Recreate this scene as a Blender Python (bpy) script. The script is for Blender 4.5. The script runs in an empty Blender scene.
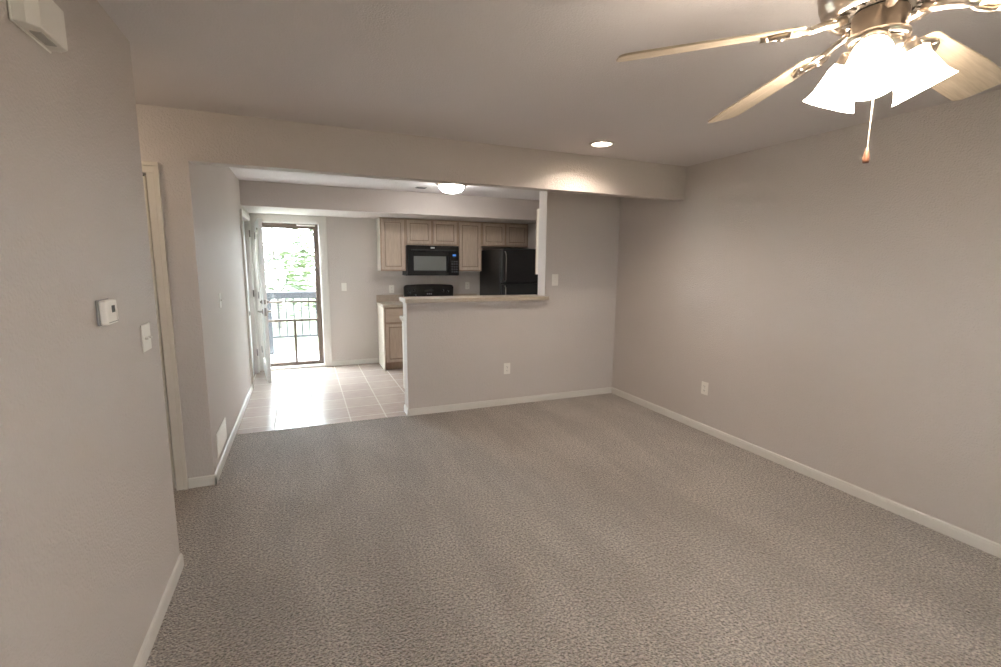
import bpy, bmesh, math, random
from mathutils import Vector, Matrix
PI = math.pi
random.seed(7)
sc = bpy.context.scene
C = sc.collection

# ------------------------------------------------------------------ camera
CAM_H = 1.525
cd = bpy.data.cameras.new('camera')
cam = bpy.data.objects.new('camera', cd); C.objects.link(cam)
cd.sensor_fit = 'HORIZONTAL'; cd.sensor_width = 36.0
cd.lens = 471.45 * 36.0 / 1001.0
cd.clip_start = 0.02; cd.clip_end = 300
_f = Vector((0.38184749, 0.91242438, -0.14722177)); _r = Vector((0.92302645, -0.38459381, 0.01047787)); _u = Vector((0.04706032, 0.13989054, 0.98904801))
cam.matrix_world = Matrix(((_r.x, _u.x, -_f.x, 0), (_r.y, _u.y, -_f.y, 0), (_r.z, _u.z, -_f.z, CAM_H), (0, 0, 0, 1)))
sc.camera = cam

# ------------------------------------------------------------------ light levels
SKY = 9.8                 # overcast sky
FAN_GLASS = 18.5          # glowing fan shades
RECESSED = 165.0
KITCHEN = 13.0
HALL = 9.0
w = bpy.data.worlds.new('world'); sc.world = w; w.use_nodes = True
bg = w.node_tree.nodes['Background']
bg.inputs[0].default_value = (0.86, 0.94, 1.0, 1); bg.inputs[1].default_value = SKY
sc.view_settings.view_transform = 'Standard'
sc.view_settings.look = 'None'
sc.view_settings.gamma = 1.0
sc.view_settings.use_curve_mapping = False
sc.view_settings.exposure = 1.88

# ------------------------------------------------------------------ dimensions (metres)
ZC = 2.44
XR = 3.37            # right wall
XL = -0.632          # near left wall
Y1 = 2.61            # its end
Y2 = 3.575           # header and hall wall
XK = -0.623          # kitchen left wall
Y3 = 4.565           # partition
TP = 0.175           # partition thickness
XH = 0.918           # partition free end
XJ = 2.43            # end of its full height part
ZB = 2.137           # header underside
Y4 = 7.266           # kitchen back wall
YB = 6.335           # bulkhead front
ZBB = 2.154
YREAR = -2.4
ZBAR = 1.18

# ------------------------------------------------------------------ helpers
def link(o, parent=None):
    C.objects.link(o)
    if parent is not None: o.parent = parent
    return o

class MB:
    """collects shapes into one bmesh"""
    def __init__(self): self.bm = bmesh.new()
    def _merge(self, b, M=None):
        if M is not None: b.transform(M)
        me = bpy.data.meshes.new('tmp'); b.to_mesh(me); b.free()
        self.bm.from_mesh(me); bpy.data.meshes.remove(me)
    def box(self, x0, x1, y0, y1, z0, z1, bev=0.0, seg=2, M=None):
        b = bmesh.new()
        bmesh.ops.create_cube(b, size=1.0)
        for v in b.verts:
            v.co = Vector((x0 + (v.co.x + .5) * (x1 - x0), y0 + (v.co.y + .5) * (y1 - y0), z0 + (v.co.z + .5) * (z1 - z0)))
        if bev > 0:
            bmesh.ops.bevel(b, geom=b.edges[:], offset=bev, segments=seg, affect='EDGES', profile=0.5)
        self._merge(b, M); return self
    def lathe(self, prof, n=32, M=None, smooth=True, cap0=False, cap1=False):
        b = bmesh.new(); rings = []
        for r, z in prof:
            if r < 1e-6: rings.append([b.verts.new((0, 0, z))])
            else: rings.append([b.verts.new((r * math.cos(2 * PI * i / n), r * math.sin(2 * PI * i / n), z)) for i in range(n)])
        for a, c in zip(rings, rings[1:]):
            for i in range(n):
                j = (i + 1) % n
                if len(a) == 1 and len(c) == 1: continue
                if len(a) == 1: f = b.faces.new((a[0], c[j], c[i]))
                elif len(c) == 1: f = b.faces.new((a[i], a[j], c[0]))
                else: f = b.faces.new((a[i], a[j], c[j], c[i]))
                f.smooth = smooth
        if cap0 and len(rings[0]) > 1: b.faces.new(list(reversed(rings[0])))
        if cap1 and len(rings[-1]) > 1: b.faces.new(rings[-1])
        bmesh.ops.recalc_face_normals(b, faces=b.faces[:])
        self._merge(b, M); return self
    def cyl(self, p0, p1, r0, r1=None, n=16):
        r1 = r0 if r1 is None else r1
        p0, p1 = Vector(p0), Vector(p1); d = p1 - p0
        M = Matrix.Translation(p0) @ d.to_track_quat('Z', 'Y').to_matrix().to_4x4()
        return self.lathe([(0, 0), (r0, 0), (r1, d.length), (0, d.length)], n, M)
    def tube(self, pts, rad, n=10, closed=False):
        b = bmesh.new(); rings = []; P = [Vector(p) for p in pts]
        for i, q in enumerate(P):
            if closed: t = P[(i + 1) % len(P)] - P[i - 1]
            else: t = P[min(i + 1, len(P) - 1)] - P[max(i - 1, 0)]
            t.normalize(); up = Vector((0, 0, 1)) if abs(t.z) < .95 else Vector((1, 0, 0))
            s = t.cross(up).normalized(); u = s.cross(t)
            rr = rad[i] if isinstance(rad, (list, tuple)) else rad
            rings.append([b.verts.new(q + s * rr * math.cos(2 * PI * k / n) + u * rr * math.sin(2 * PI * k / n)) for k in range(n)])
        pairs = list(zip(rings, rings[1:])) + ([(rings[-1], rings[0])] if closed else [])
        for a, c in pairs:
            for k in range(n):
                j = (k + 1) % n
                f = b.faces.new((a[k], a[j], c[j], c[k])); f.smooth = True
        if not closed:
            b.faces.new(list(reversed(rings[0]))); b.faces.new(rings[-1])
        bmesh.ops.recalc_face_normals(b, faces=b.faces[:])
        self._merge(b); return self
    def prism(self, poly, z0, z1, bev=0.0, seg=2, M=None):
        b = bmesh.new()
        vs = [b.verts.new((x, y, z0)) for x, y in poly]
        f = b.faces.new(vs)
        r = bmesh.ops.extrude_face_region(b, geom=[f])
        for v in r['geom']:
            if isinstance(v, bmesh.types.BMVert): v.co.z = z1
        bmesh.ops.recalc_face_normals(b, faces=b.faces[:])
        if bev > 0:
            es = [e for e in b.edges if abs(e.verts[0].co.z - e.verts[1].co.z) < 1e-6]
            bmesh.ops.bevel(b, geom=es, offset=bev, segments=seg, affect='EDGES', profile=0.5)
        self._merge(b, M); return self
    def obj(self, name, mat, parent=None, loc=None):
        me = bpy.data.meshes.new(name); self.bm.to_mesh(me); self.bm.free()
        o = bpy.data.objects.new(name, me)
        if mat is not None: me.materials.append(mat)
        link(o, parent)
        if loc is not None: o.location = loc
        return o

def tag(o, label, cat, group=None, kind=None):
    o['label'] = label; o['category'] = cat
    if group: o['group'] = group
    if kind: o['kind'] = kind
    return o
def thing(name, label, cat, loc=(0, 0, 0), rz=0.0, group=None, kind=None):
    o = bpy.data.objects.new(name, None); link(o)
    o.empty_display_size = .05; o.location = loc; o.rotation_euler = (0, 0, rz)
    return tag(o, label, cat, group, kind)
def struct(name, mb, mat, label, cat):
    return tag(mb.obj(name, mat), label, cat, kind='structure')
def copy_tree(o, parent=None):
    c = o.copy(); C.objects.link(c)
    if parent is not None:
        c.parent = parent
    for ch in list(o.children): copy_tree(ch, c)
    return c

# ------------------------------------------------------------------ materials
def srgb(r, g, b):
    f = lambda c: (c / 255 / 12.92) if c / 255 <= .04045 else ((c / 255 + .055) / 1.055) ** 2.4
    return (f(r), f(g), f(b), 1)
def newmat(name):
    m = bpy.data.materials.new(name); m.use_nodes = True
    nt = m.node_tree; p = nt.nodes['Principled BSDF']
    return m, nt, p
def mixcol(nt, fac, a, b):
    n = nt.nodes.new('ShaderNodeMix'); n.data_type = 'RGBA'
    if hasattr(fac, 'links'): nt.links.new(fac, n.inputs[0])
    else: n.inputs[0].default_value = fac
    for s, i in ((a, 6), (b, 7)):
        if hasattr(s, 'links'): nt.links.new(s, n.inputs[i])
        else: n.inputs[i].default_value = s
    return n.outputs[2]
def coords(nt, scale=(1, 1, 1), loc=(0, 0, 0)):
    tc = nt.nodes.new('ShaderNodeTexCoord'); mp = nt.nodes.new('ShaderNodeMapping')
    nt.links.new(tc.outputs['Object'], mp.inputs[0]); mp.inputs['Scale'].default_value = scale; mp.inputs['Location'].default_value = loc
    return mp.outputs[0]
def noise(nt, vec, scale, detail=2, rough=.5):
    n = nt.nodes.new('ShaderNodeTexNoise'); nt.links.new(vec, n.inputs['Vector'])
    n.inputs['Scale'].default_value = scale; n.inputs['Detail'].default_value = detail; n.inputs['Roughness'].default_value = rough
    return n.outputs[0]
def ramp(nt, fac, stops):
    n = nt.nodes.new('ShaderNodeValToRGB'); nt.links.new(fac, n.inputs[0])
    e = n.color_ramp.elements
    while len(e) < len(stops): e.new(.5)
    for k, (pos, col) in enumerate(stops): e[k].position = pos; e[k].color = col
    return n.outputs[0]
def bump(nt, p, h, strength, dist):
    n = nt.nodes.new('ShaderNodeBump'); nt.links.new(h, n.inputs['Height'])
    n.inputs['Strength'].default_value = strength; n.inputs['Distance'].default_value = dist
    nt.links.new(n.outputs[0], p.inputs['Normal'])
def plain(name, col, rough=.5, metal=0.0, spec=.5, var=0.0, vscale=30):
    m, nt, p = newmat(name)
    p.inputs['Roughness'].default_value = rough; p.inputs['Metallic'].default_value = metal
    p.inputs['Specular IOR Level'].default_value = spec
    v = coords(nt); n = noise(nt, v, vscale)
    a = tuple(c * (1 - var) for c in col[:3]) + (1,); b = tuple(min(1, c * (1 + var)) for c in col[:3]) + (1,)
    nt.links.new(mixcol(nt, n, a, b), p.inputs['Base Color'])
    return m
def paint(name, col, rough, scale, strength, dist, spec=.3):
    m, nt, p = newmat(name)
    v = coords(nt); n1 = noise(nt, v, scale, 3, .6); n2 = noise(nt, v, 1.3, 2)
    base = mixcol(nt, n2, tuple(c * .97 for c in col[:3]) + (1,), tuple(min(1, c * 1.03) for c in col[:3]) + (1,))
    nt.links.new(base, p.inputs['Base Color']); p.inputs['Roughness'].default_value = rough
    p.inputs['Specular IOR Level'].default_value = spec
    bump(nt, p, n1, strength, dist)
    return m
def emit(name, col, strength, base=(.9, .9, .9, 1)):
    m, nt, p = newmat(name)
    p.inputs['Base Color'].default_value = base; p.inputs['Roughness'].default_value = .4
    p.inputs['Emission Color'].default_value = col; p.inputs['Emission Strength'].default_value = strength
    return m
def wood(name, a, b, axis='z', rough=.45):
    m, nt, p = newmat(name)
    s = {'z': (26, 26, 1.6), 'x': (1.6, 26, 26), 'y': (26, 1.6, 26)}[axis]
    v = coords(nt, s); n1 = noise(nt, v, 2.2, 5, .65)
    v2 = coords(nt, tuple(k * 3 for k in s)); n2 = noise(nt, v2, 3.0, 2, .5)
    c1 = ramp(nt, n1, [(.32, a), (.68, b)])
    c2 = ramp(nt, n2, [(.35, (.82, .80, .78, 1)), (.6, (1, 1, 1, 1))])
    mx = nt.nodes.new('ShaderNodeMix'); mx.data_type = 'RGBA'; mx.blend_type = 'MULTIPLY'; mx.inputs[0].default_value = .7
    nt.links.new(c1, mx.inputs[6]); nt.links.new(c2, mx.inputs[7]); mx.inputs[0].default_value = .4
    nt.links.new(mx.outputs[2], p.inputs['Base Color']); p.inputs['Roughness'].default_value = rough
    bump(nt, p, n1, .06, .002)
    return m

WALL = paint('wall_paint', (.64, .577, .538, 1), .6, 100, 1.0, .006)
CEIL = paint('ceiling_paint', (.80, .755, .745, 1), .9, 120, .8, .004, .1)
TRIM = plain('trim_paint', (.73, .69, .64, 1), .42, var=.02)
CREAM = plain('cream_trim_paint', (.70, .635, .55, 1), .38, var=.03)
PLASTIC = plain('white_plastic', (.88, .84, .78, 1), .35, var=.01)
CHIMEG = plain('chime_grille', (.52, .50, .47, 1), .5)
SLOT = plain('dark_slot', (.035, .032, .03, 1), .6)
KEYS = plain('key_grey', (.06, .06, .062, 1), .4)
GREYPL = plain('grey_plastic', (.30, .28, .26, 1), .5)
LCD = plain('lcd', (.10, .11, .11, 1), .2)
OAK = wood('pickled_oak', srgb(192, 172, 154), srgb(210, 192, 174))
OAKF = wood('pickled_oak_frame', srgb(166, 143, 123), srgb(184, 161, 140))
OAKD = wood('pickled_oak_groove_shade', srgb(146, 125, 108), srgb(160, 138, 120))  # darker oak, shade of the door panel grooves put into the colour
OAKH = wood('pickled_oak_across', srgb(192, 172, 154), srgb(210, 192, 174), 'x')
ENDPANEL = plain('cabinet_end_laminate', (.78, .71, .61, 1), .4, var=.03)
BLACK = plain('black_enamel', (.013, .013, .014, 1), .12, spec=.5)
BLACKF = plain('black_textured_steel', (.014, .014, .015, 1), .34, spec=.4)
BLACKM = plain('black_plastic', (.017, .017, .018, 1), .35)
BGLASS = plain('black_glass', (.02, .022, .022, 1), .06)
MWIN = plain('microwave_window_mesh', (.17, .175, .165, 1), .25)
GREYMARK = plain('grey_marking', (.62, .62, .62, 1), .4)
BLUE = emit('blue_digits', (.10, .35, 1, 1), .16, (.02, .05, .1, 1))
NICKEL = plain('brushed_nickel', (.62, .54, .46, 1), .28, 1.0, var=.06, vscale=60)
DNICKEL = plain('dark_vent_metal', (.10, .085, .07, 1), .45, .6)
BRONZE = plain('brown_aluminium', (.16, .115, .09, 1), .4, .2)
DARKMETAL = plain('dark_hardware', (.26, .235, .21, 1), .35, .8)
BLADE = wood('bleached_oak_blade', srgb(192, 174, 150), srgb(212, 196, 174), 'x', .5)
FOB = plain('pale_wood_fob', srgb(122, 80, 58), .5, var=.1)
DOORP = plain('door_paint', (.88, .88, .87, 1), .28, var=.01)
KICK = plain('grey_kick_plate', (.26, .24, .23, 1), .45, .2)
RAIL = plain('grey_railing_paint', (.010, .0105, .014, 1), .6)
CONC = plain('pale_concrete', (.72, .71, .69, 1), .85, var=.06, vscale=6)
GRASS = plain('grass', (.070, .092, .042, 1), .9, var=.3, vscale=3)
SIDING = plain('pale_siding', (.80, .79, .77, 1), .8)
ROOFM = plain('dark_eave', (.015, .018, .02, 1), .8)
BARK = plain('bark', (.17, .15, .135, 1), .9, var=.3)
LEAF1 = plain('pale_green_leaf', (.085, .110, .050, 1), .5, var=.35, vscale=2)
LEAF2 = plain('mid_green_leaf', (.070, .095, .048, 1), .5, var=.35, vscale=2)
FANGLASS = emit('glowing_frosted_glass', (1, .87, .72, 1), FAN_GLASS)
BULB = emit('glowing_bulb', (1, .87, .72, 1), 40)
RECLENS = emit('glowing_lens', (1, .87, .73, 1), RECESSED)
HALLDOME = emit('glowing_hall_dome', (1, .84, .64, 1), HALL)
DOME = emit('glowing_dome', (1, .98, .95, 1), KITCHEN)

def laminate():
    m, nt, p = newmat('speckled_laminate')
    v = coords(nt); n1 = noise(nt, v, 190, 2, .6); n2 = noise(nt, v, 25, 3)
    c = ramp(nt, n1, [(.36, srgb(150, 132, 116)), (.5, srgb(192, 176, 158)), (.66, srgb(212, 198, 182))])
    c = mixcol(nt, n2, c, srgb(188, 172, 156))
    nt.links.new(c, p.inputs['Base Color']); p.inputs['Roughness'].default_value = .3
    return m
LAM = laminate()
def carpet():
    m, nt, p = newmat('speckled_carpet')
    v = coords(nt)
    n1 = noise(nt, v, 84, 3, .72); n2 = noise(nt, v, 240, 2, .6); n3 = noise(nt, v, 1.4, 3, .55)
    v4 = coords(nt, (1, .22, 1)); n4 = noise(nt, v4, 3.4, 3, .6)
    vo = nt.nodes.new('ShaderNodeTexVoronoi'); nt.links.new(v, vo.inputs['Vector']); vo.inputs['Scale'].default_value = 130
    c1 = ramp(nt, n1, [(.385, (.030, .023, .019, 1)), (.50, (.38, .312, .268, 1)), (.60, (.85, .745, .665, 1))])
    c2 = ramp(nt, n2, [(.36, (.18, .145, .12, 1)), (.64, (.60, .52, .455, 1))])
    c = mixcol(nt, .18, c1, c2)
    sh = ramp(nt, n3, [(.34, (.80, .79, .78, 1)), (.64, (1.0, 1.0, 1.0, 1))])
    mx = nt.nodes.new('ShaderNodeMix'); mx.data_type = 'RGBA'; mx.blend_type = 'MULTIPLY'; mx.inputs[0].default_value = 1
    nt.links.new(c, mx.inputs[6]); nt.links.new(sh, mx.inputs[7])
    sh2 = ramp(nt, n4, [(.40, (.76, .745, .73, 1)), (.58, (1.0, 1.0, 1.0, 1))])
    mx2 = nt.nodes.new('ShaderNodeMix'); mx2.data_type = 'RGBA'; mx2.blend_type = 'MULTIPLY'; mx2.inputs[0].default_value = 1
    nt.links.new(mx.outputs[2], mx2.inputs[6]); nt.links.new(sh2, mx2.inputs[7])
    nt.links.new(mx2.outputs[2], p.inputs['Base Color'])
    p.inputs['Roughness'].default_value = .55; p.inputs['Specular IOR Level'].default_value = .45
    p.inputs['Sheen Weight'].default_value = .75; p.inputs['Sheen Tint'].default_value = (1, .93, .87, 1); p.inputs['Sheen Roughness'].default_value = .5
    ad = nt.nodes.new('ShaderNodeMath'); ad.operation = 'ADD'
    nt.links.new(n1, ad.inputs[0]); nt.links.new(vo.outputs['Distance'], ad.inputs[1])
    bump(nt, p, ad.outputs[0], 1.0, .014)
    return m
CARPET = carpet()
def tile():
    m, nt, p = newmat('ceramic_floor_tile')
    v = coords(nt, (1, 1, 1), (-.03, -4.57 + .34 * .5, 0))
    b = nt.nodes.new('ShaderNodeTexBrick'); nt.links.new(v, b.inputs['Vector'])
    b.offset = 0.0; b.squash = 1.0
    b.inputs['Scale'].default_value = 1; b.inputs['Brick Width'].default_value = .34; b.inputs['Row Height'].default_value = .34
    b.inputs['Mortar Size'].default_value = .006; b.inputs['Mortar Smooth'].default_value = .1; b.inputs['Bias'].default_value = 0
    b.inputs['Color1'].default_value = srgb(200, 183, 174); b.inputs['Color2'].default_value = srgb(207, 191, 181); b.inputs['Mortar'].default_value = srgb(206, 198, 190)
    n1 = noise(nt, coords(nt, (1, 2.4, 1)), 9, 5, .65)
    sh = ramp(nt, n1, [(.3, (.80, .78, .76, 1)), (.7, (1, 1, 1, 1))])
    mx = nt.nodes.new('ShaderNodeMix'); mx.data_type = 'RGBA'; mx.blend_type = 'MULTIPLY'; mx.inputs[0].default_value = .8
    nt.links.new(b.outputs['Color'], mx.inputs[6]); nt.links.new(sh, mx.inputs[7])
    nt.links.new(mx.outputs[2], p.inputs['Base Color'])
    r = nt.nodes.new('ShaderNodeMapRange'); nt.links.new(b.outputs['Fac'], r.inputs[0]); r.inputs[3].default_value = .27; r.inputs[4].default_value = .8
    nt.links.new(r.outputs[0], p.inputs['Roughness']); p.inputs['Specular IOR Level'].default_value = .6
    inv = nt.nodes.new('ShaderNodeMath'); inv.operation = 'SUBTRACT'; inv.inputs[0].default_value = 1; nt.links.new(b.outputs['Fac'], inv.inputs[1])
    ad = nt.nodes.new('ShaderNodeMath'); ad.operation = 'MULTIPLY_ADD'; nt.links.new(n1, ad.inputs[0]); ad.inputs[1].default_value = .25; nt.links.new(inv.outputs[0], ad.inputs[2])
    bump(nt, p, ad.outputs[0], .35, .003)
    return m
TILE = tile()
def pane_glass():
    m, nt, p = newmat('clear_pane')
    nt.nodes.remove(p)
    out = nt.nodes['Material Output']
    t = nt.nodes.new('ShaderNodeBsdfTransparent'); t.inputs[0].default_value = (.96, .98, .98, 1)
    g = nt.nodes.new('ShaderNodeBsdfGlossy'); g.inputs['Roughness'].default_value = .02
    lw = nt.nodes.new('ShaderNodeLayerWeight'); lw.inputs[0].default_value = .5
    pw = nt.nodes.new('ShaderNodeMath'); pw.operation = 'POWER'; nt.links.new(lw.outputs['Facing'], pw.inputs[0]); pw.inputs[1].default_value = 5
    f = nt.nodes.new('ShaderNodeMath'); f.operation = 'MULTIPLY_ADD'; nt.links.new(pw.outputs[0], f.inputs[0]); f.inputs[1].default_value = .7; f.inputs[2].default_value = .04
    mx = nt.nodes.new('ShaderNodeMixShader')
    nt.links.new(f.outputs[0], mx.inputs[0]); nt.links.new(t.outputs[0], mx.inputs[1]); nt.links.new(g.outputs[0], mx.inputs[2])
    nt.links.new(mx.outputs[0], out.inputs[0])
    return m
PANE = pane_glass()

# ================================================================== THE SETTING
struct('floor', MB().box(-2.3, XR + .12, YREAR - .12, Y3 + .02, -.10, 0), CARPET, 'grey-brown speckled carpet over the living room floor', 'carpet')
struct('floor', MB().box(-.75, XR + .12, Y3 + .02, Y4 + .15, -.10, -.006), TILE, 'glossy square beige tiles on the kitchen floor', 'tile floor')
RCX, RCY, RCH = 2.165, 3.20, .066
mb = MB().box(-2.4, RCX - RCH, YREAR - .14, Y4 + .16, ZC, ZC + .12).box(RCX + RCH, XR + .14, YREAR - .14, Y4 + .16, ZC, ZC + .12).box(RCX - RCH, RCX + RCH, YREAR - .14, RCY - RCH, ZC, ZC + .12).box(RCX - RCH, RCX + RCH, RCY + RCH, Y4 + .16, ZC, ZC + .12).box(RCX - RCH, RCX + RCH, RCY - RCH, RCY + RCH, ZC + .10, ZC + .12)
struct('ceiling', mb, CEIL, 'textured greige ceiling over the living room and kitchen', 'ceiling')
struct('wall_left', MB().box(XL - .12, XL, YREAR, Y1, 0, ZC), WALL, 'near left greige wall with thermostat and switch', 'wall')
struct('wall_hall_near', MB().box(-2.3, XL - .12, Y1 - .12, Y1, 0, ZC), WALL, 'near side wall of the small hall, behind the left wall', 'wall')
struct('wall_hall_end', MB().box(-2.4, -2.3, Y1 - .12, Y2 + .12, 0, ZC), WALL, 'end wall of the small hall on the left', 'wall')
# hall wall with door opening
DX0, DX1, DZ = -1.607, -.845, 2.045
mb = MB().box(-2.3, DX0, Y2, Y2 + .12, 0, ZB).box(DX1, XK - .12, Y2, Y2 + .12, 0, ZB).box(DX0, DX1, Y2, Y2 + .12, DZ, ZB)
mb.box(DX0 - .05, DX1 + .05, Y2 + .12, Y2 + .14, 0, DZ + .05)
struct('wall_hall', mb, WALL, 'greige hall wall around the cream door on the left', 'wall')
# kitchen left wall with a door niche
D2Y0, D2Y1 = 6.275, 7.085
mb = MB().box(XK - .12, XK, Y2, Y2 + .115, 0, ZB).box(XK - .12, XK, Y2 + .115, D2Y0, 0, ZC).box(XK - .12, XK, D2Y1, Y4, 0, ZC).box(XK - .12, XK, D2Y0, D2Y1, 2.04, ZC).box(XK - .14, XK - .12, D2Y0 - .05, D2Y1 + .05, 0, 2.1)
struct('wall_kitchen_left', mb, WALL, 'left wall of the kitchen with the white wall vent low down', 'wall')
struct('wall_header', MB().box(-2.3, XR, Y2, Y2 + .115, ZB, ZC), WALL, 'greige header beam across the ceiling at the kitchen opening', 'beam')
struct('wall_half', MB().box(XH, XJ, Y3, Y3 + TP, -.006, ZBAR - .0405), WALL, 'half wall under the bar top', 'wall')
struct('wall_partition', MB().box(XJ, XR, Y3, Y3 + TP, -.006, ZC), WALL, 'full height wall between the bar opening and the right wall', 'wall')
struct('wall_right', MB().box(XR, XR + .12, YREAR, Y4, -.006, ZC), WALL, 'long bare greige wall on the right', 'wall')
# back wall with exterior door opening
EX0, EX1, EZ = -.565, .258, 2.063
mb = MB().box(XK - .12, EX0, Y4, Y4 + .15, -.006, ZC).box(EX1, XR + .12, Y4, Y4 + .15, -.006, ZC).box(EX0, EX1, Y4, Y4 + .15, EZ, ZC)
struct('wall_back', mb, WALL, 'back kitchen wall with the open outside door and cabinets', 'wall')
struct('wall_bulkhead', MB().box(XK, XR, YB, Y4, ZBB, ZC, .004, 1), WALL, 'bulkhead box under the kitchen ceiling above the cabinets', 'bulkhead')
# rear wall (behind the camera) with a window added to let in daylight
RW0, RW1, RZ0, RZ1 = 1.1, 2.0, 1.0, 1.95
mb = MB().box(XL - .12, RW0, YREAR - .12, YREAR, 0, ZC).box(RW1, XR + .12, YREAR - .12, YREAR, 0, ZC).box(RW0, RW1, YREAR - .12, YREAR, 0, RZ0).box(RW0, RW1, YREAR - .12, YREAR, RZ1, ZC)
struct('wall_rear', mb, WALL, 'rear living room wall with the added daylight window', 'wall')
wn = thing('added_window_1', 'white framed window added in the unseen rear wall for daylight', 'window', ((RW0 + RW1) / 2, YREAR - .06, RZ0), kind='structure')
hw = (RW1 - RW0) / 2; hh = RZ1 - RZ0
mb = MB()
for a, b_ in ((-hw, -hw + .05), (-.025, .025), (hw - .05, hw)): mb.box(a, b_, -.03, .03, 0, hh, .004, 1)
mb.box(-hw + .05, hw - .05, -.029, .029, 0, .05, .004, 1).box(-hw + .05, hw - .05, -.029, .029, hh - .05, hh, .004, 1)
mb.obj('window_frame', TRIM, wn)
MB().box(-hw + .05, -.025, -.003, .003, .05, hh - .05).obj('pane', PANE, wn)
MB().box(.025, hw - .05, -.003, .003, .05, hh - .05).obj('pane', PANE, wn)

# baseboards: profile with a rounded top
def base_run(mb, p0, p1, nrm, h=.070, t=.012):
    p0 = Vector(p0 + (0,)); p1 = Vector(p1 + (0,)); d = p1 - p0; L = d.length; d.normalize(); n = Vector(nrm + (0,))
    M = Matrix(((d.x, n.x, 0, p0.x), (d.y, n.y, 0, p0.y), (0, 0, 1, 0), (0, 0, 0, 1)))
    b = bmesh.new()
    prof = [(0, 0), (t, 0), (t, h * .72), (t * .8, h * .80), (t * .8, h * .9), (t * .45, h * .97), (0, h)]
    r0 = [b.verts.new((0, y, z)) for y, z in prof]; r1 = [b.verts.new((L, y, z)) for y, z in prof]
    for i in range(len(prof)):
        j = (i + 1) % len(prof); b.faces.new((r0[i], r0[j], r1[j], r1[i]))
    b.faces.new(r0[::-1]); b.faces.new(r1)
    bmesh.ops.recalc_face_normals(b, faces=b.faces[:])
    mb._merge(b, M); return mb
t = .012
struct('baseboard_left', base_run(MB(), (XL, YREAR), (XL, Y1 + t), (1, 0)), TRIM, 'white baseboard along the near left wall', 'baseboard')
struct('baseboard_right', base_run(MB(), (XR, YREAR), (XR, Y3), (-1, 0)), TRIM, 'white baseboard along the right wall', 'baseboard')
mb = base_run(base_run(MB(), (XH - t, Y3), (XR - t, Y3), (0, -1)), (XH, Y3 - t), (XH, Y3 + TP), (-1, 0))
struct('baseboard_partition', mb, TRIM, 'white baseboard along the half wall under the bar', 'baseboard')
mb = base_run(base_run(MB(), (-.775, Y2), (XK + t, Y2), (0, -1)), (XK, Y2 - t), (XK, 6.205), (1, 0))
struct('baseboard_kitchen_left', mb, TRIM, 'white baseboard from the hall corner along the kitchen left wall', 'baseboard')
struct('baseboard_back', base_run(MB(), (.338, Y4), (1.02, Y4), (0, -1)), TRIM, 'short white baseboard between the outside door and the base cabinet', 'baseboard')
struct('baseboard_hall', base_run(base_run(MB(), (-2.3, Y1), (-2.3, Y2), (1, 0)), (-2.3, Y2), (-1.68, Y2), (0, -1)), TRIM, 'white baseboard at the end of the hall', 'baseboard')

# door casings
def casing(mb, side0, side1, top, face, axis, wd=.066, t=.016, dirn=-1, left=True, right=True, wl=None):
    """flat casing with a stepped outer band; axis 'x': opening runs in x on plane y=face"""
    def slab(a0, a1, z0, z1, tt):
        f0, f1 = sorted((face, face + dirn * tt))
        if axis == 'x': mb.box(a0, a1, f0, f1, z0, z1, .003, 2)
        else: mb.box(f0, f1, a0, a1, z0, z1, .003, 2)
    wl_ = wd if wl is None else wl
    k = wd * .62
    if left:
        slab(side0 - (wl_ if wl is not None else k), side0, 0, top, t)
        if wl is None: slab(side0 - wd, side0 - k, 0, top + k, t * 1.35)
    if right: slab(side1, side1 + k, 0, top, t); slab(side1 + k, side1 + wd, 0, top + k, t * 1.35)
    slab(side0 - (wl_ if wl is not None else k), side1 + k, top, top + k, t); slab(side0 - wl_, side1 + wd, top + k, top + wd, t * 1.35)
    return mb
struct('trim_1', casing(MB(), DX0, DX1, DZ, Y2, 'x'), CREAM, 'cream casing around the hall door on the left', 'door casing')
struct('trim_2', casing(MB(), D2Y0, D2Y1, 2.04, XK, 'y', dirn=1), TRIM, 'white casing around the door on the kitchen left wall', 'door casing')
mb = casing(MB(), EX0, EX1, EZ, Y4, 'x', wd=.088, wl=.05)
mb.box(EX0, EX0 + .018, Y4, Y4 + .15, 0, EZ, .002, 1).box(EX1 - .018, EX1, Y4, Y4 + .15, 0, EZ, .002, 1).box(EX0, EX1, Y4, Y4 + .15, EZ - .018, EZ, .002, 1)
struct('trim_3', mb, TRIM, 'white casing around the outside door opening', 'door casing')
struct('trim_4', MB().box(EX0 + .018, EX1 - .018, Y4 - .02, Y4 + .17, -.006, .026, .006, 2), TRIM, 'pale threshold under the outside door', 'threshold')

# door leaf: local x = width from hinge, y = thickness 0..-T , z up
def panel_leaf(mb, W, H, T, panels):
    """slab with framed sunk panels on both faces"""
    mb.box(0, W, -T, 0, 0, H, .003, 1)
    for (x0, x1, z0, z1) in panels:
        for (ya, yb) in ((0, .006), (-T - .006, -T)):
            fr = .022
            mb.box(x0, x1, ya, yb, z0, z0 + fr, .003, 1).box(x0, x1, ya, yb, z1 - fr, z1, .003, 1)
            mb.box(x0, x0 + fr, ya, yb, z0 + fr, z1 - fr, .003, 1).box(x1 - fr, x1, ya, yb, z0 + fr, z1 - fr, .003, 1)
            mb.box(x0 + .05, x1 - .05, ya if ya < 0 else 0, yb if ya == 0 else -T, z0 + .05, z1 - .05, .002, 1)
    return mb
def six(W):
    a0, a1, b0, b1 = .11, W / 2 - .05, W / 2 + .05, W - .11
    return [(a, b, z0, z1) for (a, b) in ((a0, a1), (b0, b1)) for (z0, z1) in ((.2, .82), (.95, 1.56), (1.66, 1.9))]
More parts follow.
